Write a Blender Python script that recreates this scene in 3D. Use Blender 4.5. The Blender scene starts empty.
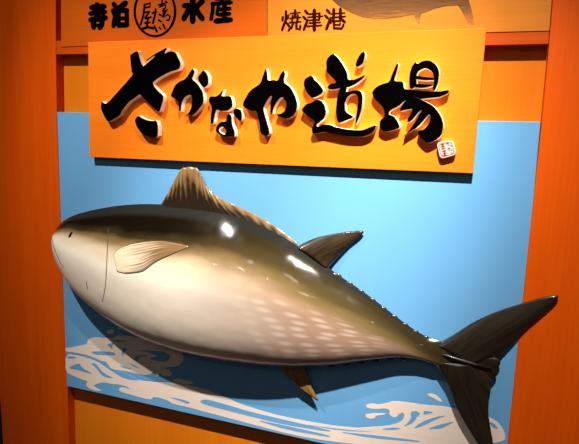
import bpy, bmesh, math, random
import numpy as np
from mathutils import Vector, Matrix, geometry
from mathutils.bvhtree import BVHTree

random.seed(7)
SC = bpy.context.scene
COL = SC.collection

# ------------------------------------------------------------------ camera
W, H = 579, 444
C0 = np.array([W / 2, H / 2])
VH = np.array([-1120., 86.])          # where the wall's horizontals meet
VV = np.array([175., 3600.])          # where the wall's verticals meet
F = math.sqrt(-float(np.dot(VH - C0, VV - C0)))
_v1 = np.array([*(VH - C0), F]); _v2 = np.array([*(VV - C0), F])
AX = -_v1 / np.linalg.norm(_v1)
AZ = -_v2 / np.linalg.norm(_v2)
AY = np.cross(AZ, AX)
RW = np.stack([AX, AY, AZ])
DIST = 2.25
CAM = np.array([0., -DIST, 0.])

cam_data = bpy.data.cameras.new('camera')
cam_data.sensor_width = 36.0
cam_data.lens = F / W * 36.0
cam_data.clip_start = 0.02
cam = bpy.data.objects.new('camera', cam_data)
COL.objects.link(cam)
right = RW @ np.array([1., 0, 0]); up = RW @ np.array([0, -1., 0]); back = RW @ np.array([0, 0, -1.])
M = Matrix.Identity(4)
for i in range(3):
    M[i][0], M[i][1], M[i][2], M[i][3] = right[i], up[i], back[i], CAM[i]
cam.matrix_world = M
SC.camera = cam

# ------------------------------------------------------------------ world, lights, exposure
world = bpy.data.worlds.new('world'); SC.world = world
world.use_nodes = True
bg = world.node_tree.nodes['Background']
bg.inputs[0].default_value = (1.0, 0.86, 0.72, 1)
bg.inputs[1].default_value = 0.03

def spot(name, loc, target, watts, cone, blend, radius, color=(1.0, 0.94, 0.84)):
    d = bpy.data.lights.new(name, 'SPOT')
    d.energy = watts; d.spot_size = math.radians(cone); d.spot_blend = blend
    d.shadow_soft_size = radius; d.color = color
    o = bpy.data.objects.new(name, d); COL.objects.link(o)
    o.location = loc
    o.rotation_euler = (Vector(target) - Vector(loc)).to_track_quat('-Z', 'Y').to_euler()
    return o

spot('ceiling_spotlight', (0.02, -1.90, 2.45), (-0.88, 0, -0.34), 1080, 33, 1.0, 0.028)
spot('ceiling_spotlight', (0.12, -1.90, 2.45), (-0.12, 0, -0.80), 640, 33, 1.0, 0.028)
spot('ceiling_spotlight', (0.07, -1.88, 2.45), (-0.40, 0, 0.18), 260, 29, 1.0, 0.028)
spot('ceiling_spotlight', (-2.20, -1.90, 2.45), (-1.52, 0, -0.88), 380, 42, 1.0, 0.028)
spot('ceiling_spotlight', (-2.24, -1.88, 2.45), (-1.80, 0, -0.75), 170, 52, 1.0, 0.028)

def downlight(loc, watts):
    d = bpy.data.lights.new('ceiling_downlight', 'POINT')
    d.energy = watts; d.shadow_soft_size = 0.09; d.color = (1.0, 0.94, 0.84)
    o = bpy.data.objects.new('ceiling_downlight', d); COL.objects.link(o); o.location = loc

for lx, ly, lw in ((-3.3, -4.6, 7), (-2.2, -4.6, 7), (-1.0, -4.6, 7), (0.3, -4.6, 7), (1.6, -4.6, 6), (-1.6, -3.2, 3), (-0.2, -3.2, 3)):
    downlight((lx, ly, 2.1), lw)

SC.view_settings.view_transform = 'Standard'
SC.view_settings.look = 'None'
SC.view_settings.exposure = 0.0
SC.view_settings.gamma = 1.0
SC.view_settings.use_curve_mapping = False

# ------------------------------------------------------------------ helpers
def at(px, py, d):
    """the point that lies d metres in front of the back wall on the line of sight (px, py)"""
    r = RW @ np.array([px - C0[0], py - C0[1], F])
    return Vector(CAM + r * ((DIST - d) / r[1]))

def lin(c):
    return tuple(((x / 255) / 12.92 if x / 255 <= 0.04045 else ((x / 255 + 0.055) / 1.055) ** 2.4) for x in c)

def wloc(o):
    v = Vector((0, 0, 0))
    while o is not None:
        v = v + o.location; o = o.parent
    return v

def mk(name, verts, faces, mats, parent=None, fmat=None, smooth=False, uvs=None):
    off = wloc(parent) if parent else Vector((0, 0, 0))
    loc = Vector((0, 0, 0))
    if parent is None or parent.type == 'EMPTY':
        n = len(verts)
        lo = [min(v[i] for v in verts) for i in range(3)]; hi = [max(v[i] for v in verts) for i in range(3)]
        loc = Vector(((lo[0] + hi[0]) / 2, (lo[1] + hi[1]) / 2, lo[2])) - off
    me = bpy.data.meshes.new(name)
    me.from_pydata([Vector(v) - off - loc for v in verts], [], faces)
    if not isinstance(mats, (list, tuple)): mats = [mats]
    for m in mats: me.materials.append(m)
    if fmat:
        for p, i in zip(me.polygons, fmat): p.material_index = i
    if smooth:
        for p in me.polygons: p.use_smooth = True
    if uvs:
        l = me.uv_layers.new(name='UVMap')
        for lp in me.loops: l.data[lp.index].uv = uvs[lp.vertex_index]
    me.update()
    o = bpy.data.objects.new(name, me); COL.objects.link(o)
    o.location = loc
    if parent: o.parent = parent
    return o

def empty(name, loc):
    o = bpy.data.objects.new(name, None); COL.objects.link(o)
    o.location = loc; o.empty_display_size = 0.05
    return o

def tag(o, label, cat, group=None):
    o['label'] = label; o['category'] = cat
    if group: o['group'] = group
    return o

def struct(o):
    o['kind'] = 'structure'; return o

def area2(P):
    return sum(P[i][0] * P[(i + 1) % len(P)][1] - P[(i + 1) % len(P)][0] * P[i][1] for i in range(len(P)))

def chaikin(P, q=0.22, n=1):
    for _ in range(n):
        out = []
        for i in range(len(P)):
            a, b = P[i], P[(i + 1) % len(P)]
            out.append((a[0] + (b[0] - a[0]) * q, a[1] + (b[1] - a[1]) * q))
            out.append((b[0] + (a[0] - b[0]) * q, b[1] + (a[1] - b[1]) * q))
        P = out
    return P

def offset(P, d):
    n = len(P); s = 1 if area2(P) > 0 else -1
    out = []
    for i in range(n):
        a, b, c = P[i - 1], P[i], P[(i + 1) % n]
        n1 = (b[1] - a[1], a[0] - b[0]); n2 = (c[1] - b[1], b[0] - c[0])
        l1 = math.hypot(*n1) or 1; l2 = math.hypot(*n2) or 1
        nx, ny = n1[0] / l1 + n2[0] / l2, n1[1] / l1 + n2[1] / l2
        l = math.hypot(nx, ny) or 1
        k = d * s / l * min(1.5, 2 / l if l > .5 else 1)
        out.append((b[0] + nx * k, b[1] + ny * k))
    return out

def slab_data(polys, df, db, flare=0.0):
    """polys: list of (outer, [holes]) in sight coordinates -> solid plates between depths df (front) and db (back)"""
    V, Fc, Fm = [], [], []
    for outer, holes in polys:
        loops = [outer] + list(holes)
        wl = [[at(x, y, df) for x, y in l] for l in loops]
        flat = [[Vector((p.x, p.z, 0)) for p in l] for l in wl]
        allp = [p for l in wl for p in l]
        tris = geometry.tessellate_polygon(flat)
        b0 = len(V); n = len(allp)
        V += allp
        if flare:
            bl = [[(p.x, p.z) for p in l] for l in wl]
            bl = [offset(l, flare if k == 0 else -flare) for k, l in enumerate(bl)]
            V += [Vector((x, -db, z)) for l in bl for x, z in l]
        else:
            V += [Vector((p.x, -db, p.z)) for p in allp]
        for t in tris:
            a, b, c = [allp[i] for i in t]
            nrm = (b - a).cross(c - a)
            t = list(t) if nrm.y < 0 else list(t)[::-1]
            Fc.append([b0 + i for i in t]); Fm.append(0)
            Fc.append([b0 + n + i for i in t[::-1]]); Fm.append(1)
        s = 0
        for k, l in enumerate(wl):
            m = len(l)
            ccw = area2([(p.x, p.z) for p in l]) > 0
            if k > 0: ccw = not ccw
            for i in range(m):
                i0, i1 = b0 + s + i, b0 + s + (i + 1) % m
                f = [i0, i1, i1 + n, i0 + n]
                Fc.append(f[::-1] if ccw else f); Fm.append(1)
            s += m
    return V, Fc, Fm

def plate(name, polys, df, db, mats, parent=None, flare=0.0):
    if polys and not isinstance(polys[0][0][0], (list, tuple)):
        polys = [(p, []) for p in polys]
    V, Fc, Fm = slab_data(polys, df, db, flare)
    if not isinstance(mats, (list, tuple)): mats = [mats, mats]
    return mk(name, V, Fc, list(mats), parent, Fm)

def plates(name, groups, mats, parent, flare=0.0, front=None):
    V, Fc, Fm = [], [], []
    for gi, (polys, df, db) in enumerate(groups):
        v, f, m = slab_data(polys, df, db, flare)
        o = len(V); V += v; Fc += [[i + o for i in x] for x in f]
        Fm += [front[gi]] * len(m) if front else m
    return mk(name, V, Fc, mats, parent, Fm)

def board(name, quad, df, db, mat, parent=None, bevel=0.003):
    V, Fc, Fm = slab_data([(quad, [])], df, db)
    V = [v.copy() for v in V]
    bm = bmesh.new()
    vs = [bm.verts.new(v) for v in V]
    n = len(quad)
    fr = [vs[i] for i in range(n)]; bk = [vs[n + i] for i in range(n)]
    if area2([(v.x, v.z) for v in V[:n]]) < 0: fr.reverse(); bk.reverse()
    bm.faces.new(fr); bm.faces.new(bk[::-1])
    for i in range(n):
        j = (i + 1) % n
        bm.faces.new((fr[i], bk[i], bk[j], fr[j]))
    bmesh.ops.recalc_face_normals(bm, faces=bm.faces)
    if bevel:
        bmesh.ops.bevel(bm, geom=list(bm.edges), offset=bevel, segments=2, profile=0.5, affect='EDGES')
    bm.verts.ensure_lookup_table(); bm.verts.index_update()
    VV_ = [v.co.copy() for v in bm.verts]; FF = [[v.index for v in f.verts] for f in bm.faces]
    bm.free()
    return mk(name, VV_, FF, mat, parent)

def stroke(pts, w, cap=True):
    """a brush stroke of width w (or a list of widths) along pts -> outline"""
    P = [np.array(p, float) for p in pts]
    ws = list(w) if isinstance(w, (list, tuple)) else [w] * len(P)
    L, R = [], []
    for i, p in enumerate(P):
        t = (P[min(i + 1, len(P) - 1)] - P[max(i - 1, 0)]); t = t / (np.linalg.norm(t) or 1)
        nrm = np.array([-t[1], t[0]]) * ws[i] / 2
        L.append(p + nrm); R.append(p - nrm)
    t0 = P[1] - P[0]; t0 /= np.linalg.norm(t0); t1 = P[-1] - P[-2]; t1 /= np.linalg.norm(t1)
    out = [tuple(x) for x in L]
    if cap:
        c = P[-1]; n1 = np.array([-t1[1], t1[0]]) * ws[-1] / 2
        for a in (60, 90, 120):
            q = c + n1 * math.cos(math.radians(a - 0)) + t1 * ws[-1] / 2 * math.sin(math.radians(a))
            out.append(tuple(q))
    out += [tuple(x) for x in R[::-1]]
    if cap:
        c = P[0]; n0 = np.array([-t0[1], t0[0]]) * ws[0] / 2
        for a in (60, 90, 120):
            q = c - n0 * math.cos(math.radians(a)) - t0 * ws[0] / 2 * math.sin(math.radians(a))
            out.append(tuple(q))
    return out

def catmull(P, n):
    P = np.asarray(P, float); m = len(P); out = []
    for u in np.linspace(0, m - 1, n):
        i = min(int(u), m - 2); t = u - i
        p0, p1, p2, p3 = P[max(i - 1, 0)], P[i], P[i + 1], P[min(i + 2, m - 1)]
        out.append(.5 * (2 * p1 + (-p0 + p2) * t + (2 * p0 - 5 * p1 + 4 * p2 - p3) * t * t + (-p0 + 3 * p1 - 3 * p2 + p3) * t ** 3))
    return np.array(out)

def tube_data(pts, r, seg=6):
    V, Fc = [], []
    P = [Vector(p) for p in pts]
    rs = r if isinstance(r, (list, tuple)) else [r] * len(P)
    for i, p in enumerate(P):
        t = (P[min(i + 1, len(P) - 1)] - P[max(i - 1, 0)]).normalized()
        a = t.cross(Vector((0, 1, 0.01))).normalized(); b = t.cross(a).normalized()
        for k in range(seg):
            an = 2 * math.pi * k / seg
            V.append(p + (a * math.cos(an) + b * math.sin(an)) * rs[i])
    for i in range(len(P) - 1):
        for k in range(seg):
            k2 = (k + 1) % seg
            Fc.append([i * seg + k, i * seg + k2, (i + 1) * seg + k2, (i + 1) * seg + k])
    Fc.append(list(range(seg))[::-1]); Fc.append([(len(P) - 1) * seg + k for k in range(seg)])
    return V, Fc

# ------------------------------------------------------------------ materials
def base_mat(name):
    m = bpy.data.materials.new(name); m.use_nodes = True
    nt = m.node_tree
    return m, nt, nt.nodes, nt.links, nt.nodes['Principled BSDF']

def plain(name, rgb, rough=0.5, var=0.06, scale=30, coat=0.0, spec=0.5):
    m, nt, N, L, P = base_mat(name)
    tc = N.new('ShaderNodeTexCoord'); nz = N.new('ShaderNodeTexNoise'); cr = N.new('ShaderNodeValToRGB')
    nz.inputs['Scale'].default_value = scale; nz.inputs['Detail'].default_value = 4
    L.new(tc.outputs['Object'], nz.inputs['Vector']); L.new(nz.outputs['Fac'], cr.inputs['Fac'])
    c = lin(rgb)
    cr.color_ramp.elements[0].position = 0.3; cr.color_ramp.elements[1].position = 0.7
    cr.color_ramp.elements[0].color = (*[max(0, x * (1 - var)) for x in c], 1)
    cr.color_ramp.elements[1].color = (*[min(1, x * (1 + var)) for x in c], 1)
    L.new(cr.outputs['Color'], P.inputs['Base Color'])
    P.inputs['Roughness'].default_value = rough
    P.inputs['Specular IOR Level'].default_value = spec
    P.inputs['Coat Weight'].default_value = coat
    return m

def wood(name, dark, light, grain='x', rough=0.5, coat=0.03, band=1.0, streak=1.0):
    """long grained timber: slow bands of tone plus fine streaks running along the grain axis"""
    m, nt, N, L, P = base_mat(name)
    tc = N.new('ShaderNodeTexCoord')
    def noise(sl, sc, det, dist=0.0):
        mp = N.new('ShaderNodeMapping')
        mp.inputs['Scale'].default_value = (sl, sc, sc) if grain == 'x' else (sc, sc, sl)
        L.new(tc.outputs['Object'], mp.inputs['Vector'])
        nz = N.new('ShaderNodeTexNoise'); nz.inputs['Scale'].default_value = 1.0
        nz.inputs['Detail'].default_value = det; nz.inputs['Roughness'].default_value = 0.6
        nz.inputs['Distortion'].default_value = dist
        L.new(mp.outputs['Vector'], nz.inputs['Vector'])
        return nz.outputs['Fac']
    a = noise(0.5, 7, 3, 0.4); b = noise(3.0, 110, 4)
    mx = N.new('ShaderNodeMix'); mx.data_type = 'FLOAT'; mx.inputs['Factor'].default_value = 0.42
    L.new(a, mx.inputs[2]); L.new(b, mx.inputs[3])
    cr = N.new('ShaderNodeValToRGB')
    cr.color_ramp.elements[0].position = 0.33; cr.color_ramp.elements[0].color = (*lin(dark), 1)
    cr.color_ramp.elements[1].position = 0.66; cr.color_ramp.elements[1].color = (*lin(light), 1)
    L.new(mx.outputs[0], cr.inputs['Fac']); L.new(cr.outputs['Color'], P.inputs['Base Color'])
    bp = N.new('ShaderNodeBump'); bp.inputs['Strength'].default_value = 0.08; bp.inputs['Distance'].default_value = 0.002
    L.new(b, bp.inputs['Height']); L.new(bp.outputs['Normal'], P.inputs['Normal'])
    P.inputs['Roughness'].default_value = rough
    P.inputs['Specular IOR Level'].default_value = 0.15
    P.inputs['Coat Weight'].default_value = coat; P.inputs['Coat Roughness'].default_value = 0.3
    return m

M_post = wood('orange_varnished_post', (218, 76, 0), (236, 94, 1), 'z')
M_sign = wood('yellow_cedar_sign', (246, 118, 16), (252, 134, 28), 'x')
M_board = wood('amber_name_board', (196, 82, 4), (210, 94, 8), 'x')
M_board_lit = wood('lit_amber_name_board', (204, 115, 28), (219, 131, 40), 'x')  # right board's stronger lamplight put into the wood colour, paler than the left
M_beam = wood('red_amber_beam', (194, 72, 4), (212, 84, 8), 'x')
M_back = wood('honey_back_panel', (222, 114, 12), (232, 126, 18), 'z')
M_dark = plain('dark_corridor_wall', (14, 10, 8), 0.8)
M_blue = plain('blue_display_panel', (108, 170, 222), 0.45, 0.02, 6, 0.0, 0.3)
M_white = plain('white_wave_paint', (244, 224, 212), 0.5, 0.02, 20, 0.0, 0.3)
M_edge = plain('blue_panel_edge', (108, 170, 222), 0.5, 0.02, 6)
M_black = plain('black_letter_face', (3, 2, 2), 0.9, 0.2, 40, 0.0, 0.0)
M_foam = plain('white_letter_side', (250, 240, 222), 0.7, 0.04, 60)
M_ink = plain('black_ink', (5, 3, 3), 0.9, 0.2, 40, 0.0, 0.0)
M_red_ink = plain('dark_red_ink', (48, 12, 6), 0.9, 0.2, 40, 0.0, 0.0)
M_seal = plain('white_seal_face', (186, 176, 168), 0.5, 0.02)
M_sealred = plain('red_seal_marks', (176, 60, 44), 0.6, 0.1)
M_sealgrey = plain('grey_seal_marks', (136, 104, 110), 0.6, 0.1)
M_line = plain('dark_seam_line', (58, 42, 34), 0.5, 0.1)
M_eye = plain('glossy_black_eye', (12, 8, 8), 0.12, 0.1, 20, 1.0)

def fish_mat():
    m, nt, N, L, P = base_mat('lacquered_tuna_skin')
    uv = N.new('ShaderNodeUVMap'); uv.uv_map = 'UVMap'
    sep = N.new('ShaderNodeSeparateXYZ'); L.new(uv.outputs['UV'], sep.inputs[0])
    # height of the dark back along the body, as a curve of the distance from the snout
    fc = N.new('ShaderNodeFloatCurve')
    c = fc.mapping.curves[0]
    pts = [(0, .20), (.04, .17), (.13, .20), (.28, .235), (.41, .225), (.51, .22), (.59, .225), (.65, .245), (.755, .30), (.85, .40), (.91, .62), (.95, .80), (1, .9)]
    c.points[0].location = pts[0]; c.points[1].location = pts[-1]
    for p in pts[1:-1]: c.points.new(*p)
    fc.mapping.update()
    L.new(sep.outputs['X'], fc.inputs['Value'])
    nz = N.new('ShaderNodeTexNoise'); nz.inputs['Scale'].default_value = 9; nz.inputs['Detail'].default_value = 4
    mp = N.new('ShaderNodeMapping'); mp.inputs['Scale'].default_value = (1.2, 1.0, 1)
    L.new(uv.outputs['UV'], mp.inputs['Vector']); L.new(mp.outputs['Vector'], nz.inputs['Vector'])
    def math_(op, a, b=None, clamp=False):
        n = N.new('ShaderNodeMath'); n.operation = op; n.use_clamp = clamp
        for i, x in enumerate((a, b)):
            if x is None: continue
            if isinstance(x, (int, float)): n.inputs[i].default_value = x
            else: L.new(x, n.inputs[i])
        return n.outputs[0]
    wob = math_('MULTIPLY', math_('SUBTRACT', nz.outputs['Fac'], 0.5), 0.09)
    d = math_('SUBTRACT', math_('ADD', sep.outputs['Y'], wob), fc.outputs['Value'])     # <0 back, >0 belly
    ramp = N.new('ShaderNodeValToRGB'); e = ramp.color_ramp.elements
    wid = N.new('ShaderNodeMapRange'); wid.inputs['From Min'].default_value = 0.35; wid.inputs['From Max'].default_value = 0.85
    wid.inputs['To Min'].default_value = 1.0; wid.inputs['To Max'].default_value = 0.36
    L.new(sep.outputs['X'], wid.inputs['Value'])
    L.new(math_('ADD', math_('MULTIPLY', d, wid.outputs[0]), 0.5), ramp.inputs['Fac'])
    stops = [(0.0, (11, 8, 4)), (0.43, (18, 12, 5)), (0.485, (54, 43, 22)), (0.54, (140, 116, 76)), (0.61, (222, 202, 172)), (0.72, (248, 236, 220)), (1.0, (244, 226, 208))]
    e[0].position, e[0].color = stops[0][0], (*lin(stops[0][1]), 1)
    e[1].position, e[1].color = stops[-1][0], (*lin(stops[-1][1]), 1)
    for p, col in stops[1:-1]:
        q = e.new(p); q.color = (*lin(col), 1)
    ramp2 = N.new('ShaderNodeValToRGB'); e2 = ramp2.color_ramp.elements
    L.new(math_('ADD', math_('MULTIPLY', d, wid.outputs[0]), 0.5), ramp2.inputs['Fac'])
    st2 = [(0.0, (34, 28, 14)), (0.42, (50, 41, 21)), (0.49, (76, 63, 35)), (0.55, (118, 97, 62)), (0.62, (166, 134, 110)), (0.75, (170, 137, 118)), (1.0, (168, 132, 114))]
    e2[0].position, e2[0].color = st2[0][0], (*lin(st2[0][1]), 1)
    e2[1].position, e2[1].color = st2[-1][0], (*lin(st2[-1][1]), 1)
    for p, col in st2[1:-1]:
        q = e2.new(p); q.color = (*lin(col), 1)
    # the rear half is olive and mauve grey, the front half near black and cream
    rear = N.new('ShaderNodeMapRange'); rear.inputs['From Min'].default_value = 0.34; rear.inputs['From Max'].default_value = 0.70
    rear.interpolation_type = 'SMOOTHSTEP'
    L.new(sep.outputs['X'], rear.inputs['Value'])
    fr = N.new('ShaderNodeMix'); fr.data_type = 'RGBA'
    L.new(rear.outputs[0], fr.inputs['Factor']); L.new(ramp.outputs['Color'], fr.inputs[6]); L.new(ramp2.outputs['Color'], fr.inputs[7])
    # slate ridge along the top
    rg = N.new('ShaderNodeMapRange'); rg.inputs['From Min'].default_value = 0.085; rg.inputs['From Max'].default_value = 0.055
    L.new(sep.outputs['Y'], rg.inputs['Value'])
    tm = N.new('ShaderNodeMix'); tm.data_type = 'RGBA'
    L.new(rg.outputs[0], tm.inputs['Factor']); L.new(fr.outputs[2], tm.inputs[6]); tm.inputs[7].default_value = (*lin((36, 36, 34)), 1)
    # rows of pale flecks on the rear flank
    mp2 = N.new('ShaderNodeMapping'); mp2.inputs['Scale'].default_value = (19, 17, 1); mp2.inputs['Rotation'].default_value = (0, 0, 0.12)
    L.new(uv.outputs['UV'], mp2.inputs['Vector'])
    vo = N.new('ShaderNodeTexVoronoi'); vo.voronoi_dimensions = '2D'; vo.inputs['Scale'].default_value = 1.0; vo.inputs['Randomness'].default_value = 0.45
    L.new(mp2.outputs['Vector'], vo.inputs['Vector'])
    fl = N.new('ShaderNodeMapRange'); fl.inputs['From Min'].default_value = 0.46; fl.inputs['From Max'].default_value = 0.06; fl.interpolation_type = 'SMOOTHSTEP'
    L.new(vo.outputs['Distance'], fl.inputs['Value'])
    m1 = N.new('ShaderNodeMapRange'); m1.inputs['From Min'].default_value = 0.48; m1.inputs['From Max'].default_value = 0.60; L.new(sep.outputs['X'], m1.inputs['Value'])
    m2 = N.new('ShaderNodeMapRange'); m2.inputs['From Min'].default_value = 0.86; m2.inputs['From Max'].default_value = 0.78; L.new(sep.outputs['X'], m2.inputs['Value'])
    m3 = N.new('ShaderNodeMapRange'); m3.inputs['From Min'].default_value = 0.14; m3.inputs['From Max'].default_value = 0.24; L.new(d, m3.inputs['Value'])
    m4 = N.new('ShaderNodeMapRange'); m4.inputs['From Min'].default_value = 0.95; m4.inputs['From Max'].default_value = 0.85; L.new(sep.outputs['Y'], m4.inputs['Value'])
    mask = math_('MULTIPLY', math_('MULTIPLY', math_('MULTIPLY', fl.outputs[0], m1.outputs[0]), math_('MULTIPLY', m2.outputs[0], m3.outputs[0])), math_('MULTIPLY', m4.outputs[0], 0.5))
    fm = N.new('ShaderNodeMix'); fm.data_type = 'RGBA'
    L.new(mask, fm.inputs['Factor']); L.new(tm.outputs[2], fm.inputs[6]); fm.inputs[7].default_value = (*lin((226, 204, 190)), 1)
    L.new(fm.outputs[2], P.inputs['Base Color'])
    P.inputs['Roughness'].default_value = 0.4
    P.inputs['Specular IOR Level'].default_value = 0.0
    P.inputs['Coat Weight'].default_value = 0.9; P.inputs['Coat Roughness'].default_value = 0.085
    n3 = N.new('ShaderNodeTexNoise'); n3.inputs['Scale'].default_value = 5; n3.inputs['Detail'].default_value = 2
    tc = N.new('ShaderNodeTexCoord'); L.new(tc.outputs['Object'], n3.inputs['Vector'])
    bp = N.new('ShaderNodeBump'); bp.inputs['Strength'].default_value = 0.35; bp.inputs['Distance'].default_value = 0.02
    L.new(n3.outputs['Fac'], bp.inputs['Height'])
    L.new(bp.outputs['Normal'], P.inputs['Normal']); L.new(bp.outputs['Normal'], P.inputs['Coat Normal'])
    return m
M_fish = fish_mat()

def fin_mat(name, a, b, rough=0.3, rays=0, grad=0.0, bias=0.5):
    """dark fin with streaks along the rays (UV x counts the rays)"""
    m, nt, N, L, P = base_mat(name)
    uv = N.new('ShaderNodeUVMap'); uv.uv_map = 'UVMap'
    mp = N.new('ShaderNodeMapping'); mp.inputs['Scale'].default_value = (14, 1.5, 1)
    nz = N.new('ShaderNodeTexNoise'); nz.inputs['Scale'].default_value = 1.5; nz.inputs['Detail'].default_value = 5
    L.new(uv.outputs['UV'], mp.inputs['Vector']); L.new(mp.outputs['Vector'], nz.inputs['Vector'])
    cr = N.new('ShaderNodeValToRGB'); cr.color_ramp.elements[0].position = .3; cr.color_ramp.elements[1].position = .72
    cr.color_ramp.elements[0].color = (*lin(a), 1); cr.color_ramp.elements[1].color = (*lin(b), 1)
    sp = N.new('ShaderNodeSeparateXYZ'); L.new(uv.outputs['UV'], sp.inputs[0])
    sn = N.new('ShaderNodeMath'); sn.operation = 'MULTIPLY'; L.new(sp.outputs['X'], sn.inputs[0]); sn.inputs[1].default_value = rays * 2 * math.pi
    s2 = N.new('ShaderNodeMath'); s2.operation = 'COSINE'; L.new(sn.outputs[0], s2.inputs[0])
    a1 = N.new('ShaderNodeMath'); a1.operation = 'MULTIPLY_ADD'; L.new(s2.outputs[0], a1.inputs[0]); a1.inputs[1].default_value = 0.09 if rays else 0; L.new(nz.outputs['Fac'], a1.inputs[2])
    a2 = N.new('ShaderNodeMath'); a2.operation = 'MULTIPLY_ADD'; L.new(sp.outputs['Y'], a2.inputs[0]); a2.inputs[1].default_value = grad; L.new(a1.outputs[0], a2.inputs[2])
    a3 = N.new('ShaderNodeMath'); a3.operation = 'SUBTRACT'; L.new(a2.outputs[0], a3.inputs[0]); a3.inputs[1].default_value = grad * bias
    L.new(a3.outputs[0], cr.inputs['Fac']); L.new(cr.outputs['Color'], P.inputs['Base Color'])
    P.inputs['Roughness'].default_value = rough; P.inputs['Coat Weight'].default_value = 0.5; P.inputs['Coat Roughness'].default_value = 0.15
    return m
M_fin = fin_mat('brown_ray_fin', (36, 26, 14), (140, 108, 66), 0.3, 20, 0.95, 0.66)
M_fin2 = fin_mat('dark_olive_fin', (26, 19, 11), (62, 47, 28))
M_anal = fin_mat('brown_anal_fin', (104, 72, 34), (176, 130, 70))
M_tail = fin_mat('dark_tail_fin', (20, 15, 7), (46, 36, 20), 0.42)
M_pec = fin_mat('pale_pectoral_fin', (128, 96, 60), (238, 218, 188), 0.3, 9, 0.9)

def print_mat():
    """brown printed fish picture: dark back and paler belly"""
    m, nt, N, L, P = base_mat('printed_fish_picture')
    uv = N.new('ShaderNodeUVMap'); uv.uv_map = 'UVMap'
    nz = N.new('ShaderNodeTexNoise'); nz.inputs['Scale'].default_value = 7; nz.inputs['Detail'].default_value = 6
    mp = N.new('ShaderNodeMapping'); mp.inputs['Scale'].default_value = (1, 5, 1)
    L.new(uv.outputs['UV'], mp.inputs['Vector']); L.new(mp.outputs['Vector'], nz.inputs['Vector'])
    sep = N.new('ShaderNodeSeparateXYZ'); L.new(uv.outputs['UV'], sep.inputs[0])
    ad = N.new('ShaderNodeMath'); ad.operation = 'MULTIPLY_ADD'; L.new(nz.outputs['Fac'], ad.inputs[0]); ad.inputs[1].default_value = 0.5; L.new(sep.outputs['Y'], ad.inputs[2])
    cr = N.new('ShaderNodeValToRGB'); e = cr.color_ramp.elements
    e[0].position = 0.25; e[0].color = (*lin((176, 112, 52)), 1)
    e[1].position = 0.95; e[1].color = (*lin((56, 36, 20)), 1)
    q = e.new(0.5); q.color = (*lin((116, 76, 40)), 1)
    L.new(ad.outputs[0], cr.inputs['Fac']); L.new(cr.outputs['Color'], P.inputs['Base Color'])
    P.inputs['Roughness'].default_value = 0.7
    P.inputs['Specular IOR Level'].default_value = 0.1
    return m
M_print = print_mat()

# ------------------------------------------------------------------ the setting
D_POST, D_PANEL = 0.050, 0.050
def wquad(name, x0, x1, z0, z1, d0, d1, mat):
    V = [(x, -y, z) for y in (d0, d1) for z in (z0, z1) for x in (x0, x1)]
    Fc = [[0, 1, 3, 2], [4, 6, 7, 5], [0, 4, 5, 1], [2, 3, 7, 6], [0, 2, 6, 4], [1, 5, 7, 3]]
    return mk(name, V, [f[::-1] for f in Fc], mat)

struct(wquad('wall_back', -2.72, 1.25, -2.1, 1.1, 0.0, -0.04, M_back))
struct(wquad('wall_left', -4.2, -2.722, -2.1, 1.1, -0.10, -0.14, M_dark))
struct(board('trim_1', [(-34, -40), (55.3, -40), (55.8, 60), (56.8, 120), (67.3, 386), (69.5, 470), (5.5, 470)], D_POST, 0.0, M_post))
struct(board('trim_2', [(556, -40), (549, 44), (541.6, 122), (508.5, 432), (505, 470), (730, 520), (790, -80)], D_POST + 0.004, 0.0, M_post))
struct(board('trim_3', [(55.5, 41), (300, 36), (549.4, 28), (548.6, 44), (300, 49.5), (56, 54.5)], 0.046, 0.0, M_beam, None, 0.002))

# ------------------------------------------------------------------ blue panel with painted waves
panel = empty('display_panel', at(290, 470, D_PANEL))
tag(panel, 'wide sky blue panel with white painted waves, mounted behind the fish', 'panel')
board('panel_board', [(57, 112), (540.5, 122), (507, 485), (67, 386)], D_PANEL, 0.004, M_blue, panel, 0.0015)

W1 = [(65.4,348.4),(71,347.6),(77,346.3),(84,345),(87,343.9),(87.6,340.5),(90,338.2),(96,337.3),(104,338.2),(112,338.5),(117.7,335.2),(128,336),(138,337.6),(148,340.5),(158.8,343),(170,345.5),(178,349),(183,354),(183.4,360),(180.5,364.5),(175,366.8),(168,366.8),(163,368.5),(160.5,372.5),(157.5,377.5),(155.5,373),(153,370.5),(151,374.8),(140,375),(128,371.5),(112,369.5),(108.5,365.5),(106,361.5),(101,361),(96,358.3),(86,355),(76,352.8),(65.6,351.6)]
W1_hole = [(138,350),(146,350.3),(154,351),(161.4,351.2),(167,352.8),(170.3,355.8),(169,359.8),(165,361.8),(156,361),(149,359.2),(152,357.2),(158,356),(150,353.2)]
W2 = [(65.6,354),(80,356),(92,359.5),(100,363.5),(110,371),(125,378.5),(150,381.8),(175,383),(202.8,388),(222,396),(243,405),(262,411),(280.5,416),(305,421),(330,425.3),(350,427.3),(400,432),(440,437),(480,443),(505,447),(505,458),(480,455),(430,452),(380,446.5),(330,441.4),(293,435),(252.6,424.5),(225,417),(205,412),(190,407.6),(180,405.5),(172,403.4),(168,400.5),(158,397.5),(153,397),(151.5,399.5),(146,399),(138,396.8),(131,394.8),(122,392.2),(118.4,390),(120.5,387.2),(125,387.8),(131,390.4),(127,386.5),(119,384.5),(112,384),(106,382.6),(101,382.6),(96,384.2),(93.4,386),(97,388.6),(102.4,391.2),(96,391),(90,389),(86.8,386.4),(86.2,383.2),(88,381.2),(82,379.6),(75.9,377),(65.6,372.4)]
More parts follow.
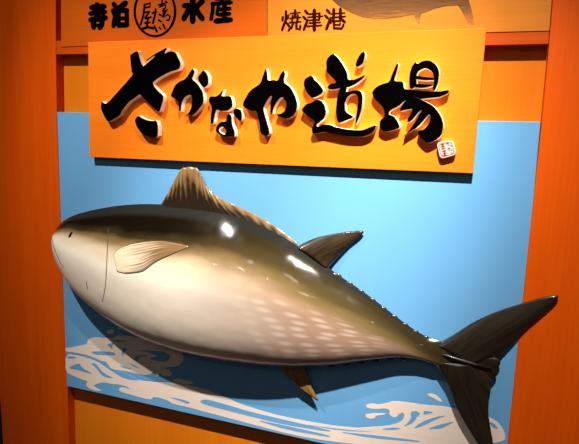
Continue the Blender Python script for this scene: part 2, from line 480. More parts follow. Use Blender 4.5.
RWV = [(365.3,405.5),(370.6,403.5),(378,404.6),(385.2,403.6),(394,401),(408,402.5),(423.4,405),(444,406.4),(460,410),(475,413),(491,418),(498,422.5),(503,429),(505.8,437),(504,441),(480,446),(440,440),(400,433.5),(375,430),(350,429),(366,427.3),(385,426.3),(396,424),(402.5,420.5),(404.8,415.5),(403,412.3),(398.8,414.2),(397,417),(393,417.4),(389.2,414.5),(389.8,410.2),(386,408.3),(377,409.2),(368,408.3)]
DROPS = [[(106.8,331.3),(109,330),(112,329.2),(114,329.4),(113.4,331.4),(114,333),(110.5,334),(107,333.8)],
         [(161,369.5),(165,368.6),(169.5,370.2),(172,373.5),(170,376.5),(163,376.2),(160.5,373)],
         [(172,379),(178,378.6),(186,380.2),(192,382),(193,384),(185,384.2),(176,382.6)],
         [(364.7,414.6),(372,413.6),(381,413.4),(386.7,413.8),(383,415),(377,415.6),(374.5,418),(371,419),(367,418)],
         [(427,394),(431,393.6),(436,395.2),(440.5,398.8),(442,401.6),(440,402),(434.5,398.6),(429,396.2)],
         [(117,327.5),(120,326),(125,326.3),(127.5,328),(123,329),(119,329.4)]]
GAPS1 = [[(90.6,352),(96,351.1),(114,352),(115.9,355.2),(105,355.2),(94.2,354.4)],
         [(106.8,344.8),(110,343.4),(113.6,343),(112.6,346),(112.5,349.3),(109.5,347)],
         [(122.2,348.4),(125,347.6),(127.4,349.3),(124.2,352),(123.2,356.5),(121.4,353.4)],
         [(133.9,357.4),(141,354.7),(148.3,355.6),(142,356.4),(138.6,358),(138,362),(134.6,360.6)],
         [(112.3,340.3),(120,339.8),(127,340.9),(124,342),(117,342)],
         [(128,362.5),(134,365),(141,368.5),(134,366.8)], [(66,357.2),(72,355.8),(77,357.6),(70,358.6)], [(118,364.8),(126,367),(133,369.2),(124,368.2)]]
GAPS2 = [[(68,368),(74,364.6),(79.8,363.2),(80.6,366),(85,369.5),(93.3,374),(86,372.6),(78,370)],
         [(90.6,362.8),(95.5,363.5),(99,367.5),(102,371.5),(108,375.2),(114,378),(108.5,378),(102,375.6),(97,369.2)],
         [(112.3,371.1),(120,371.6),(127,374),(133,377.4),(139.3,380.4),(131,380),(122,377.6)],
         [(132,372.6),(146,375.4),(160,377.2),(163,381.6),(152,381.2),(141,379.6)],
         [(199.7,401),(204,399.3),(210,400),(228,405),(249.5,411.5),(290,421),(330,430),(330,432),(283.7,424.7),(243,414.6),(212,406.6),(202,403.6)],
         [(252.6,419),(290,426.4),(330,435.4),(330,437.4),(287,430)],
         [(168.7,396.7),(179,398.6),(190.4,402),(188,404),(178,400.4)],
         [(335,431.2),(370,434.6),(420,440.6),(420,442.2),(370,438)],[(300,423.6),(340,429),(380,432.4),(340,430.6)]]
GAPS3 = [[(410.2,413),(413,411),(417,411),(420.5,413.8),(417,417),(415.5,420),(411,424),(402.8,427),(408,422.4),(411.5,417.4)],
         [(423.4,410.8),(428,411),(433.7,412.3),(428,414.2),(423.4,414.8)],
         [(417.5,424.6),(426,420),(438,416.4),(447,415.2),(436,419.4),(426.3,424.4),(413,429.3)],
         [(426.3,429.3),(440,424.4),(455.7,421),(448,425.2),(441,428.6)],
         [(487,421),(494,423),(499,429.5),(493,427.5)], [(380,429),(394,427.2),(402,428.6),(391,430.2)]]
def sm(P): return chaikin(P, 0.2, 1)
D1 = D_PANEL + 0.0008
def wave(white, gaps):
    g = [([(sm(white), [])], D1, D_PANEL)] + [([(sm(x), [])], D1 + 0.0005, D_PANEL) for x in gaps]
    plates('wave_graphic', g, [M_white, M_blue], panel, 0.0, [0] + [1] * len(gaps))
wave(W2, GAPS2)
D1 += 0.0003
wave(W1, GAPS1 + [W1_hole])
wave(RWV, GAPS3)
for dp in DROPS:
    plate('spray_drop', [sm(dp)], D1, D_PANEL, M_white, panel)

# ------------------------------------------------------------------ name boards above the sign
D_NB = 0.0490
nb = empty('name_board', at(165, 47, D_NB))
tag(nb, 'amber wooden board with black characters and a circled emblem, above the left of the sign', 'sign board')
board('board', [(61, -45), (266.6, -48), (266.8, 38), (61, 47)], D_NB, 0.0462, M_board, nb, 0.0015)
T = D_NB + 0.0012
def char(name, strokes, mat, par, d=T, db=D_NB, cap=True):
    bold = 1.22 if name.startswith('emblem') else (1.3 if mat is M_ink else 1.5)
    return plates(name, [([(stroke(p, w * bold, cap), [])], d + 0.00012 * k, db) for k, (p, w) in enumerate(strokes)], [mat, mat], par)
char('character', [([(97,5),(97,16)],4.6), ([(92,7.4),(103.6,6.4)],4.6), ([(90.6,13.4),(104.6,11.8)],3.9), ([(91,19.8),(105,17.6)],4.5),
                   ([(93.3,20),(93.5,27)],4.2), ([(101.8,18),(101.6,24),(99.8,27.4)],4.2), ([(94.5,24.6),(98.5,25.2)],2.4)], M_ink, nb)
char('character', [([(113.8,4),(116.4,9)],3.8), ([(113,10.5),(114.6,15)],3.6), ([(113.3,26),(115,15.5)],3.4), ([(125.2,3),(117.8,9.4)],4.4),
                   ([(118.4,10.5),(118.4,25.5)],3.4), ([(126.6,10),(126.6,25)],3.4), ([(118.4,10.6),(126.6,10.2)],3.8), ([(118.4,18.3),(126.6,17.9)],2.8), ([(118.4,25),(126.6,24.6)],4)], M_ink, nb)
char('character', [([(192.6,-4),(192.6,21)],4.6), ([(184.5,5.7),(189.5,4.6),(188.4,9.5),(183.8,18.6)],4.2), ([(202.3,1),(196.4,6.8)],4.2), ([(195.6,7.6),(198,13),(202,18.4)],4.4)], M_ink, nb)
char('character', [([(212.8,3.5),(212.6,11),(211,19.2)],3.0), ([(212.4,3.9),(230.8,2.4)],3.2), ([(216,-1.4),(230,-2)],3), ([(218.4,9.4),(229.6,8.4)],3.0), ([(218.6,14.6),(229.4,13.6)],3.0),
                   ([(216,20.9),(230.2,19.6)],4.2), ([(224.4,4),(224.2,20)],3.6), ([(218.4,5.5),(216.6,14)],2.4), ([(221,-8),(221.4,0)],3.4)], M_ink, nb)
# circled emblem
ring = [(154.8 + 21.4 * math.cos(a), 11.5 + 25.6 * math.sin(a)) for a in np.linspace(0, 2 * math.pi, 65)[:-1]]
ring_in = [(154.8 + 19.0 * math.cos(a), 11.3 + 23.6 * math.sin(a)) for a in np.linspace(0, 2 * math.pi, 65)[:-1]]
emb = plate('emblem_ring', [(ring, [ring_in])], T, D_NB, M_ink, nb)
char('emblem_character', [([(144.3,4.6),(150.5,3.0),(149.6,6.6),(145,7.7)],1.4), ([(144.4,4.6),(143.6,14),(140.6,24.5)],1.6), ([(144.5,12.4),(149.5,11.5)],1.3), ([(148.6,12.6),(145,17.6)],1.3),
                    ([(145,18.3),(150.6,17)],1.6), ([(147.6,18),(147,25.8)],1.5), ([(144.8,22.8),(149.6,22.2)],1.5), ([(142.6,28.4),(148,27),(152.8,28)],1.9),
                    ([(152,12.9),(156,11.8)],1.3), ([(155.4,8.8),(154.8,15),(152.6,23)],1.4), ([(154.2,26),(156.6,31.4)],1.6)], M_ink, nb)
char('emblem_character', [([(158.4,4.8),(165,3)],1.2), ([(162,-1),(162,6.3),(159.2,7.2),(161,4.7),(165.4,5),(165.4,7.6),(163,9.2)],1.2), ([(165.6,1.2),(167,2.4)],1.3)], M_ink, nb)
char('emblem_character', [([(162.6,10.9),(167,9.2),(162.8,17.6),(167.6,14.4),(170,16.6),(169,19.8),(166.6,20.2)],1.4)], M_ink, nb)
char('emblem_character', [([(159.4,14.4),(161,15.4)],1.6), ([(158.4,20),(160.8,21.4)],1.6), ([(163,24.2),(164.8,28.6)],1.5), ([(159,27),(160.6,29)],1.3)], M_ink, nb)

nb2 = empty('name_board', at(410, 40, D_NB))
tag(nb2, 'amber board with three dark red characters and a printed fish, above right of the sign', 'sign board')
board('board', [(267.2, -48), (556, -54), (549.4, 30.8), (267.4, 38)], D_NB, 0.0462, M_board_lit, nb2, 0.0015)
char('character', [([(285.9,11.2),(285.9,19.5),(282,30)],1.7), ([(282.8,17),(282.4,20.4)],1.6), ([(288.4,15.3),(287.2,18.8)],1.4), ([(286.3,22.5),(289.4,26.4)],1.6), ([(290,13.5),(299.8,12.4)],.9),
                   ([(295,10.2),(295,17)],1.7), ([(289.5,18.2),(300.6,17.2)],.9), ([(292.6,15.6),(292,21)],1.2), ([(297.6,15),(297.4,21)],1.3), ([(289.4,22.4),(300.6,21.6)],1),
                   ([(293.2,22.4),(292,26.5),(288.6,30)],1.6), ([(296.4,22.2),(296.4,28.6),(300,29),(300.3,26)],1.6)], M_red_ink, nb2)
char('character', [([(305.2,10.6),(307.4,13.3)],1.8), ([(303.4,16.8),(305.4,18.8)],1.7), ([(304,29.2),(307.2,20.4)],1.9), ([(314.3,10.2),(314.3,29.8)],2.4), ([(309,14),(320,13.2)],1),
                   ([(319.4,13.2),(319,19.6)],1.6), ([(307.6,17.1),(322.6,16)],.9), ([(309,20.2),(319.6,19.5)],.9), ([(309,22.9),(320.4,22.2)],.9), ([(307.4,26.1),(321.6,25.1)],1)], M_red_ink, nb2)
char('character', [([(327,10),(329.4,12.7)],1.8), ([(325.2,15.5),(327.6,18)],1.7), ([(326.4,29),(330,19.2)],2), ([(333.7,9.3),(333.7,17.5)],2), ([(340.4,8.8),(340.4,17)],2), ([(330.8,13.9),(344.6,12.7)],.9),
                   ([(330.2,17.6),(345.2,16.3)],1), ([(334,18),(330.6,22.6)],1.5), ([(339.7,17.6),(344.6,21.8)],1.8), ([(333.7,21.1),(340.2,20.6),(339.8,24.8)],1.2), ([(334,24.7),(340,24.4)],.9),
                   ([(333.9,21),(333.9,28),(341.8,28.3),(343.4,24.8)],1.7)], M_red_ink, nb2)
# printed fish picture
pic = [(330,-4),(332.6,0),(338,5),(345.5,9.5),(352,13),(358.5,15.7),(366,17.6),(374,18.7),(383,18.8),(392,18),(400,16.8),(407.7,15.4),(414,14.6),(416,19.5),(418.6,23.6),(419.9,23.8),(420,19),(421.4,13.8),
       (428,11.2),(433.6,8.8),(444,6.4),(452,5.4),(458,5.2),(461.5,10),(464.7,16.8),(468,21.6),(472,24.6),(473.8,24),(473.4,18),(472,11),(469.6,3),(468.6,-1),(476,-10),(490,-20),(487,-24),(470,-17),(458,-8),(445,-8),(420,-17),(405,-24),(402,-32),(396,-26),(375,-30),(366,-38),(360,-30),(345,-26),(332,-20),(325,-12)]
pv, pf, pm = slab_data([(pic, [])], T, D_NB)
pz = [v[2] for v in pv]; px_ = [v[0] for v in pv]
mk('fish_picture', pv, pf, [M_print, M_print], nb2, pm, False, [((v[0] - min(px_)) / 0.5, (v[2] - min(pz)) / (max(pz) - min(pz))) for v in pv])

# ------------------------------------------------------------------ the main sign with raised brush characters
D_SG = 0.081
sg = empty('shop_sign', at(281, 165, D_SG))
tag(sg, 'big yellow wooden signboard with raised black brush characters, hung above the fish', 'sign')
board('board', [(88, 42), (486.3, 28.2), (473, 173.3), (89.5, 157)], D_SG, 0.062, M_sign, sg, 0.0015)
for x, y0, y1 in ((130, 70, 140), (440, 60, 150)):
    board('mounting_batten', [(x, y0), (x + 14, y0), (x + 14, y1), (x, y1)], 0.062, 0.0520, M_beam, sg, 0)
D_LT = D_SG + 0.027
SA = [[(137.6,50.1),(139.6,58),(142.9,66.5),(145.6,64.6),(155.3,56.6),(154,55.8),(145.4,62.2),(146,60),(155,53.6),(162,50),(166,47.6),(167.2,48.6),(164,53.8),(168,52),(172,51.2),(175.5,52.2),(178.4,58),(179.8,61),(180.9,64.3),(179,69.4),(169.4,72),(160,77),(152.5,82.2),(154.5,87),(158,90.8),(163.4,95.6),(163.2,100),(162.1,103.8),(159.3,112.6),(154,108.5),(148,102.4),(140,94.6),(138.5,94.8),(134,98.5),(128.8,102),(126,105.5),(122,111),(120.4,114.4),(117.5,117),(114,118.6),(112,120.4),(107.4,121.8),(103.4,114.8),(100.6,107.5),(101.8,100.8),(104,103.5),(106.8,103.6),(115.3,94.5),(124.3,84.5),(133.3,74),(131.6,72.4),(130.8,64),(129.9,55.1),(132.6,53.4)],
      [(138.4,115.3),(134.5,119.8),(136.8,127.1),(142.4,134.5),(150,136.8),(157.6,137.8),(158.3,127.1),(156.5,120.4),(151.6,121),(146.9,120),(142,118)]]
KA = [[(192.6,67.9),(194.8,71.3),(193.8,75),(192,79.1),(197.6,83.6),(202.7,91.5),(203.8,99.4),(202.7,104.1),(197.6,110.9),(192,116),(188.1,114.7),(184.7,116.7),(189.2,112),(191.4,107),(192.2,98.5),(190.9,94.6),(187.4,95.4),(184.1,97.9),(181.7,103),(180.8,111.5),(179.1,110.9),(178.6,105),(178,100.8),(173.4,97.9),(170.6,96.3),(171.2,93.8),(175.1,84.8),(180,81),(185.3,79.1)],
      [(203.3,69.6),(206.4,73),(208.5,77.4),(208.3,84.8),(204.4,87.8),(201.6,85.9),(197.1,78)]]
NA = [[(223.9,88.4),(222.6,92),(221.3,96.3),(230.3,95.6),(232,99.6),(232.8,106.4),(228.1,110.9),(220.8,111.1),(216.6,109.4),(215.3,113),(213.4,123.8),(210.6,123.8),(210.4,117.6),(212.3,107.7),(208.4,101.3),(209.5,96.3),(217.4,96.3)],
      [(235.4,108.1),(240.5,109.2),(242.1,114.3),(241.6,119.9),(239.9,121.4),(234.8,116),(233,111.5)]]
NAL = ([(228.6,113.5),(231.5,115.2),(232,124.8),(234.8,131.5),(234.7,137.2),(231.5,136.8),(225.3,136.9),(219.1,134),(215.7,131.5),(216.1,126.5),(220.8,121.4),(226,121.4),(226.8,116.3)], [[(219.4,127.4),(223.4,126.4),(226.6,131),(224.7,135),(221.9,133.6),(219,131.4)]])
YA = [[(265.9,67.3),(267.4,74),(267.6,80.6),(273.8,79.9),(277.7,80.6),(281.1,72.6),(283.9,70.7),(285.3,73.5),(283.4,81.8),(290.7,87.6),(295.2,96),(297.4,104),(296.9,109),(294.1,115.3),(287.3,119.2),(281.7,117.2),(274.9,114.9),(282.8,113),(286.2,107.4),(286.2,101.8),(281.7,96.1),(276,102.9),(273.4,108.5),(272.2,114.7),(270.4,113.6),(270.2,106),(272.1,95.6),(269.3,96.7),(265.3,104),(263.1,108.5),(265.9,118.7),(269.3,129.9),(269.5,134.2),(265.9,136.3),(260.3,133.5),(259.7,124.3),(258,117.5),(256.9,111.3),(251.3,110.9),(242.8,106.9),(243.2,101.7),(250.1,90.2),(260.3,83.6),(262.4,77)]]
MI = [[(332.7,53),(337.8,57.4),(343.4,65.3),(347.4,73.2),(348,80),(355.3,79.4),(366,74.2),(363,78.5),(355.3,84.4),(348,87.6),(338,88.4),(334.4,89.4),(328.8,89.4),(327,87),(329.9,83.9),(337.2,82.7),(328.8,73.9),(326.4,70.9),(326,59.6)],
      [(340,87.5),(337.3,95.6),(335.6,110.3),(337.3,121),(339.5,123.4),(346,120.4),(352.5,117.8),(353,115.9),(347.4,113.1),(345.1,110.3),(344.9,102.4),(347.4,96.8),(351.9,93.6),(356.4,94.5),(358.1,97.9),(357.5,106.9),(355.8,117),(355,126),(359.2,117.4),(362.2,106.9),(362.8,96),(360.9,91.1),(356.4,90.2),(350,91.2),(346,92),(347,87)],
      [(363.7,51.2),(365.2,53.4),(364.4,59),(362.6,64.1),(357.5,67.3),(355.3,65.3),(356.4,60.8),(360.3,53.6)],
      [(310.8,75.4),(304.6,78.8),(303.4,84.4),(305,89),(307.4,93.6),(311.9,98),(316,97),(320.9,94.6),(323.6,90.4),(321,86.4),(317.5,82),(314.4,80),(313.4,77)],
      [(316.4,99.4),(310.8,103),(305.7,104.1),(301,110.3),(306.3,114.8),(315.3,121.2),(313.6,124.9),(311.5,129.4),(312.5,133.6),(316.4,133.6),(324.3,131.6),(332.2,133.6),(346,136.3),(356,137),(363.2,136.7),(369,134.6),(372.2,132.8),(375,128.6),(376.2,124.8),(370,127),(363.2,129.9),(355,130),(346.3,129.2),(335,127),(331,124.9),(324.3,124.1),(317.5,127),(316.4,124.9),(319.8,122.1),(324.3,118.2),(326.2,112.5),(325,105.8),(321.5,100.6)]]
BA = [([(397.3,62.1),(398.4,65.1),(397,71),(395,77.5),(394.5,81),(403.5,81.4),(403.9,88.6),(410,90.6),(410,98),(404,101.5),(398.4,106.3),(389.4,110.9),(388.8,114.6),(393.9,115.8),(397.8,121.4),(400.2,127.8),(393,130.2),(386,132.3),(379.2,128.4),(379.8,120.3),(384.7,116.9),(383.8,108.6),(380.4,104.7),(373.6,97.8),(371.7,92.2),(376.4,86.5),(383,83.6),(389.4,82),(392,74)], []),
      ([(403,88.6),(412,89.8),(421.9,90.8),(434.3,91.5),(442,91),(449.1,89.7),(448.4,93),(441,96.7),(433.2,97.8),(416,99.5),(411.8,102),(405,101)], []),
      ([(415.7,61.6),(417.4,64),(423,60.6),(429.8,60.2),(436.5,64.6),(439.4,71.9),(438.4,82),(434.8,91.2),(432.6,90.2),(434.3,78.7),(432.6,71.9),(425.8,67.6),(418.5,70.8),(416.4,75.3),(416.8,85.4),(412,89.4),(409.5,87.9),(409.1,75.3),(411.8,66)], []),
      ([(414.8,75.4),(425.3,77.1),(435.4,78.1),(435.2,80.2),(425.3,80.4),(414.8,79)], []),
      ([(414.6,83.6),(424,84.2),(434.4,84.8),(429,87.2),(421.9,88.1),(414,87.4)], []),
      ([(405,100.6),(399,111.4),(406,109.7),(413.5,108.7),(405.9,122.3),(411,121.6),(419.8,110.6),(422,110.4),(416.1,120.8),(408.8,130.9),(402.7,136.9),(410,131.6),(417.6,127.4),(428.5,114.2),(430.7,115.5),(430,122.1),(424.2,129.4),(416.8,131.6),(422,139.1),(427.8,143.5),(435,140.5),(441,136.2),(443.8,125.7),(441,115.5),(433.7,106),(423.4,100.5),(416,97.5),(410,97)], [])]
def brush(polys):
    out = []
    for p in polys:
        o, h = p if isinstance(p, tuple) and isinstance(p[0], list) else (p, [])
        out.append((chaikin(o, 0.2, 1), [chaikin(x, 0.22, 1) for x in h]))
    return plates('brush_character', [([p], D_LT + 0.0003 * k, D_SG - 0.0005) for k, p in enumerate(out)], [M_black, M_foam], sg, 0.0016)
for ch in (SA, KA, NA + [NAL], YA, MI, BA): brush(ch)
# the little square seal
def rsq(c, r=0.28):
    return chaikin(c, r, 2)
seal = plate('seal_stamp', [rsq([(436.4,142.2),(452.9,140),(456.2,154.6),(440.4,159)], 0.14)], D_LT - 0.006, D_SG - 0.0005, [M_seal, M_foam], sg)
DS = D_LT - 0.0052
def marks(name, ss, w, m):
    return plate(name, [(stroke(p, w, False), []) for p in ss], DS, D_LT - 0.006, m, seal)
marks('seal_marks', [[(440.6,144.8),(444.2,144)], [(441,147),(444.6,146.2)], [(442.4,144),(443.2,148.4)], [(441.4,149.2),(445,148.2)], [(442.2,151.6),(446,150.6)], [(443,153.8),(446.4,152.8)], [(444,150.2),(445,156)], [(442.2,155.8),(446.8,155)]], 1.15, M_sealred)
marks('seal_marks', [[(446,143.8),(448.8,142.8)], [(447.4,142.4),(448.4,145.4)], [(449.6,144.4),(452,146.6)], [(447.6,149),(450.6,148)], [(448.8,147.6),(449.6,151.2)], [(450.6,150.6),(452.8,149.4)], [(451,152),(452.4,153.4)]], 0.85, M_sealgrey)
rim_o = rsq([(438,143.6),(451.9,141.6),(454.8,153.8),(441.4,157.4)], 0.14); rim_i = rsq([(438.6,144.1),(451.5,142.2),(454.1,153.4),(441.8,156.7)], 0.14)
plate('seal_rim', [(rim_o, [rim_i])], DS, D_LT - 0.006, M_sealgrey, seal)

# ------------------------------------------------------------------ the tuna
DM = 0.082
tuna = empty('tuna_model', at(270, 366, DM))
tag(tuna, 'huge glossy tuna model with dark back and cream belly, mounted on the blue panel', 'fish model')
TP = [(55,236),(56,230),(60,224),(68,218),(81,213),(98,209),(120,205.5),(145,204),(172,205),(200,208),(230,214),(260,225),(290,241),(315,258),(340,276),(365,293),(390,312),(410,327),(425,336),(440,341),(458,347),(476,357)]
BP = [(55,239),(56.5,246),(60.5,259),(68,273),(81,291),(100,308),(123,324),(152,338.6),(185,349.4),(220,356.6),(255,361.4),(285,364),(312,364.4),(335,363.2),(358,360.6),(380,358),(400,356.6),(417,358.5),(428,361.5),(438,365),(455,368.4),(474,366)]
RT = [.74,.69,.62,.56,.52,.49,.475,.47,.47,.47,.47,.47,.47,.47,.48,.50,.52,.54,.55,.50,.26,.10]
st = []
for t, b, r in zip(TP, BP, RT):
    p, q = at(*t, DM), at(*b, DM)
    st.append((p.x, p.z, q.x, q.z, r))
NS, NR = 150, 56
Q = catmull(st, NS)
V, UV, Fc = [], [], []
xs = (Q[:, 0] + Q[:, 2]) / 2; x0, x1 = xs[0], xs[-1]
for q in Q:
    cx, cz = (q[0] + q[2]) / 2, (q[1] + q[3]) / 2; dx, dz = (q[0] - q[2]) / 2, (q[1] - q[3]) / 2
    a = math.hypot(dx, dz)
    for k in range(NR):
        ph = 2 * math.pi * k / NR
        c, s = math.cos(ph), math.sin(ph)
        zz = c
        if s >= 0: yy = a * q[4] * ((1 - c ** 1.7) if c > 0 else (1 - abs(c) ** 2.4) ** (1 / 2.4))     # keeled back, rounder belly
        else: yy = abs(s) ** .95 * min(a * .5, .029)
        V.append(Vector((cx + dx * zz, -(DM + (yy if s >= 0 else -yy)), cz + dz * zz)))
        UV.append(((cx - x0) / (x1 - x0), (1 - zz) / 2))
for i in range(NS - 1):
    for k in range(NR):
        k2 = (k + 1) % NR
        Fc.append([i * NR + k, (i + 1) * NR + k, (i + 1) * NR + k2, i * NR + k2])
Fc.append(list(range(NR))); Fc.append([(NS - 1) * NR + k for k in range(NR)][::-1])
body = mk('body', V, Fc, M_fish, tuna, None, True, UV)
bvh = BVHTree.FromPolygons(V, Fc)
def on_body(px, py):
    r = Vector(RW @ np.array([px - C0[0], py - C0[1], F])).normalized()
    h, n, i, d = bvh.ray_cast(Vector(CAM), r)
    if h is None: return None, None
    if n.dot(r) > 0: n = -n
    return h, n

def fin(name, base, edge, mat, th0, th1, par=tuna, nu=40, nv=14, d=DM, rays=0, amp=0.0, scallop=0.0, lean=0.0):
    """a fin as a thin tapering blade spanned between its root line and its outer edge"""
    b = catmull(base, nu); e = catmull(edge, nu)
    Vf, Uf, Ff = [], [], []
    for side in (1, -1):
        for i in range(nu):
            for j in range(nv):
                t = j / (nv - 1)
                p = b[i] + (e[i] - b[i]) * t
                if scallop and j == nv - 1:
                    p = p + (b[i] - e[i]) / (np.linalg.norm(b[i] - e[i]) + 1e-6) * scallop * abs(math.sin(i / (nu - 1) * rays * math.pi))
                w = at(p[0], p[1], d)
                u = i / (nu - 1)
                edgef = min(1, 6 * min(u, 1 - u) + .25)
                th = (th0 + (th1 - th0) * t) * edgef
                rg = amp * math.cos(u * rays * 2 * math.pi) * (0.4 + 0.6 * t) if rays else 0
                Vf.append(Vector((w.x, w.y - side * (th / 2 + rg) - lean * t, w.z))); Uf.append((u, t))
    n = nu * nv
    for i in range(nu - 1):
        for j in range(nv - 1):
            a = i * nv + j
            Ff.append([a, a + nv, a + nv + 1, a + 1]); Ff.append([n + a, n + a + 1, n + a + nv + 1, n + a + nv])
    rim = [i * nv for i in range(nu)] + [(nu - 1) * nv + j for j in range(1, nv)] + [i * nv + nv - 1 for i in range(nu - 2, -1, -1)] + [j for j in range(nv - 2, 0, -1)]
    for i in range(len(rim)):
        a, c = rim[i], rim[(i + 1) % len(rim)]
        Ff.append([a, a + n, c + n, c])
    o = mk(name, Vf, Ff, mat, par, None, True, Uf)
    bm = bmesh.new(); bm.from_mesh(o.data); bmesh.ops.recalc_face_normals(bm, faces=bm.faces); bm.to_mesh(o.data); bm.free()
    return o

fin('dorsal_fin', [(160,207),(166,208),(176,209),(188,211),(200,213),(212,216),(226,219),(245,225),(265,234),(282,243),(297,251)],
    [(160,203.6),(169,188),(177,173),(182,167.4),(195,167.6),(200,176),(206,187),(220,198.6),(250,212.5),(276,227.5),(297,243.6)], M_fin, 0.018, 0.004, nu=90, nv=16, rays=20, amp=0.0013, scallop=0.8, lean=-0.012)
fin('second_dorsal_fin', [(297,247),(304,251),(312,257),(320,263),(328,268)], [(302,243.6),(322,236.5),(361.8,231.6),(347,247),(329.5,266)], M_fin2, 0.024, 0.004, nu=40, rays=0, lean=-0.018)
fin('anal_fin', [(279,358),(285,359),(291,360),(297,360),(303,359)], [(280,366.5),(292,381),(317.6,400.6),(311.5,387),(303.4,365)], M_anal, 0.02, 0.004, nu=40, rays=6, amp=0.0012, lean=0.0)
# tail: two lobes and the keel ridge
tail = fin('tail_fin', [(436,344),(444,347),(452,352),(459,357),(467,361),(474,364)],
    [(446,341.4),(475.5,322.4),(512.5,307.6),(558.7,297.2),(524,331),(497.5,361)], M_tail, 0.036, 0.008, nu=60, nv=24, lean=-0.016)
tail2 = fin('tail_fin', [(434,360),(442,361),(450,362),(458,362.5),(467,363),(474,363)],
    [(437.5,368.5),(448,384),(463,419),(494,462),(488.4,412),(492.4,380)], M_tail, 0.036, 0.008, nu=60, nv=24)
mid = fin('tail_fin', [(462,352),(462,356),(462,360),(462,364),(462,368)], [(498,359),(500.5,364),(496.6,370.6),(497,375),(492,382)], M_tail, 0.026, 0.006, nu=24, nv=10, lean=-0.010)
Vk, Fk = tube_data([at(x, y, DM + 0.009 + e) for x, y, e in ((434, 352, .004), (446, 355.5, .012), (460, 360, .012), (475, 364.5, .006), (492, 368.5, -.006))], [0.003, .006, .007, .006, .003], 10)
mk('tail_keel', Vk, Fk, M_tail, tuna, None, True, [(v[0], v[2]) for v in Vk])
# finlets
def finlet(p, q, ap):
    fin('finlet', [(p[0], p[1]), ((p[0] + q[0]) / 2, (p[1] + q[1]) / 2), q], [(p[0], p[1] - .2), ap, q], M_fin2, 0.016, 0.004, nu=12, nv=5)
ridge = [(332,272),(343,281.2),(354.5,288.6),(366,297),(377.5,305.5),(388.5,314),(399.5,322.4),(410,330),(420,336.4),(430,341.5)]
for p, q in zip(ridge[:-1], ridge[1:]):
    finlet(p, q, (p[0] * .35 + q[0] * .65 + 1.0, p[1] * .35 + q[1] * .65 - 3.6))
low = [(322,363.2),(337,362.2),(352,360.6),(367,358.8),(382,357.2),(396,356),(408,356.4)]
for p, q in zip(low[:-1], low[1:]):
    fin('finlet', [p, ((p[0] + q[0]) / 2, (p[1] + q[1]) / 2), q], [p, (p[0] * .3 + q[0] * .7, max(p[1], q[1]) + 4.2), (q[0], q[1] + .2)], M_fin2, 0.014, 0.004, nu=12, nv=5)
# pectoral fin lying on the flank
up_ = catmull([(113.5,254.5),(117,250.5),(122,247.6),(131,244.6),(142,242.6),(153,241.4),(164,241.2),(176,243),(188.5,246.2)], 44)
lo_ = catmull([(117,271.6),(123,273.4),(130,273.2),(137,272.4),(143.5,270.6),(150,266),(157,261),(172,254),(188.8,246.6)], 44)
Vp, Up, Fp = [], [], []
NJ = 15
grid = []
for i in range(44):
    for j in range(NJ):
        t = j / (NJ - 1); p = up_[i] + (lo_[i] - up_[i]) * t
        h, n = on_body(p[0], p[1])
        e = min(1, 5 * min(t, 1 - t), 4 * (1 - i / 43), i / 22)
        rise = 0.0006 + 0.0026 * e + 0.0008 * math.cos(t * 9 * 2 * math.pi) * e
        grid.append((h, n, rise, (t, 1 - i / 43)))
for h, n, r, u in grid: Vp.append(h + n * r); Up.append(u)
for h, n, r, u in grid: Vp.append(h - n * 0.003); Up.append(u)
G = 44 * NJ
for i in range(43):
    for j in range(NJ - 1):
        a = i * NJ + j
        Fp.append([a, a + 1, a + NJ + 1, a + NJ]); Fp.append([G + a, G + a + NJ, G + a + NJ + 1, G + a + 1])
rim = [i * NJ for i in range(44)] + [43 * NJ + j for j in range(1, NJ)] + [i * NJ + NJ - 1 for i in range(42, -1, -1)] + [j for j in range(NJ - 2, 0, -1)]
for i in range(len(rim)):
    a, c = rim[i], rim[(i + 1) % len(rim)]; Fp.append([a, c, c + G, a + G])
pec = mk('pectoral_fin', Vp, Fp, M_pec, tuna, None, True, Up)
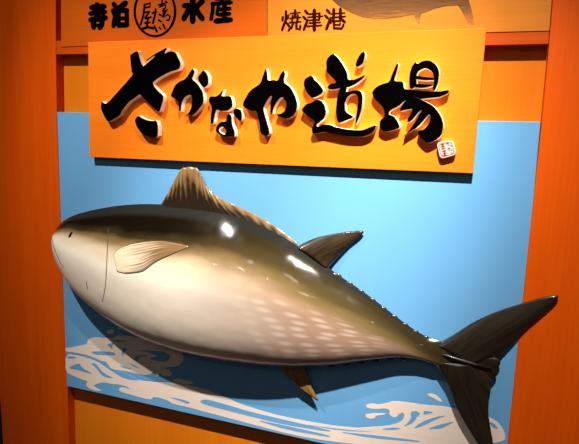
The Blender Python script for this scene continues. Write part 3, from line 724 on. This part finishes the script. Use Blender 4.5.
bm = bmesh.new(); bm.from_mesh(pec.data); bmesh.ops.recalc_face_normals(bm, faces=bm.faces); bm.to_mesh(pec.data); bm.free()
def seam(name, pts, r, mat=M_line, par=tuna, n=30, lift=0.0):
    P = []
    for p in catmull(pts, n):
        h, nn = on_body(p[0], p[1])
        if h is not None: P.append(h + nn * lift)
    ln = len(P)
    rs = [r * (0.35 + 0.65 * math.sin(math.pi * (i + .5) / ln) ** .5) for i in range(ln)]
    Vs, Fs = tube_data(P, rs, 6)
    return mk(name, Vs, Fs, mat, par, None, True)
seam('fin_outline', [(113,255),(117,250.5),(122,247.5),(131,244.2),(142,242.2),(153,241),(164,240.8),(176,242.6),(189,246.3)], 0.0016, M_line, pec)
seam('fin_outline', [(124,273.6),(130,273.4),(137,272.6),(143.5,270.9),(150,266.4),(157,261.4),(172,254.4),(189,246.8)], 0.0018, M_line, pec)
seam('gill_line', [(108.2,227),(107.9,240),(106.8,262),(105.6,284),(102.4,302)], 0.0021)
seam('cheek_groove', [(86,281),(86.8,284),(87.6,289.5)], 0.002)
seam('mouth', [(52,238),(53.4,245),(56.4,253.5),(60.6,262.5),(64,268)], 0.0022)
h, n = on_body(70.6, 234.6)
Ve, Fe = [], []
t1 = n.cross(Vector((0.25, 0, 1))).normalized(); t2 = t1.cross(n).normalized()
for i in range(9):
    ph = math.pi * i / 8
    for k in range(14):
        an = 2 * math.pi * k / 14
        Ve.append(h + n * (0.004 * math.cos(ph)) + (t1 * math.cos(an) * 0.010 + t2 * math.sin(an) * 0.017) * math.sin(ph))
for i in range(8):
    for k in range(14):
        Fe.append([i * 14 + k, i * 14 + (k + 1) % 14, (i + 1) * 14 + (k + 1) % 14, (i + 1) * 14 + k])
mk('eye', Ve, Fe, M_eye, tuna, None, True)
# hidden pegs that carry the model on the panel
for px, py in ((150, 270), (300, 310), (420, 347)):
    c = at(px, py, DM)
    Vg, Fg = tube_data([Vector((c.x, -(D_PANEL + .0003), c.z)), Vector((c.x, -(DM - .012), c.z))], 0.02, 12)
    mk('mounting_peg', Vg, Fg, M_beam, tuna)
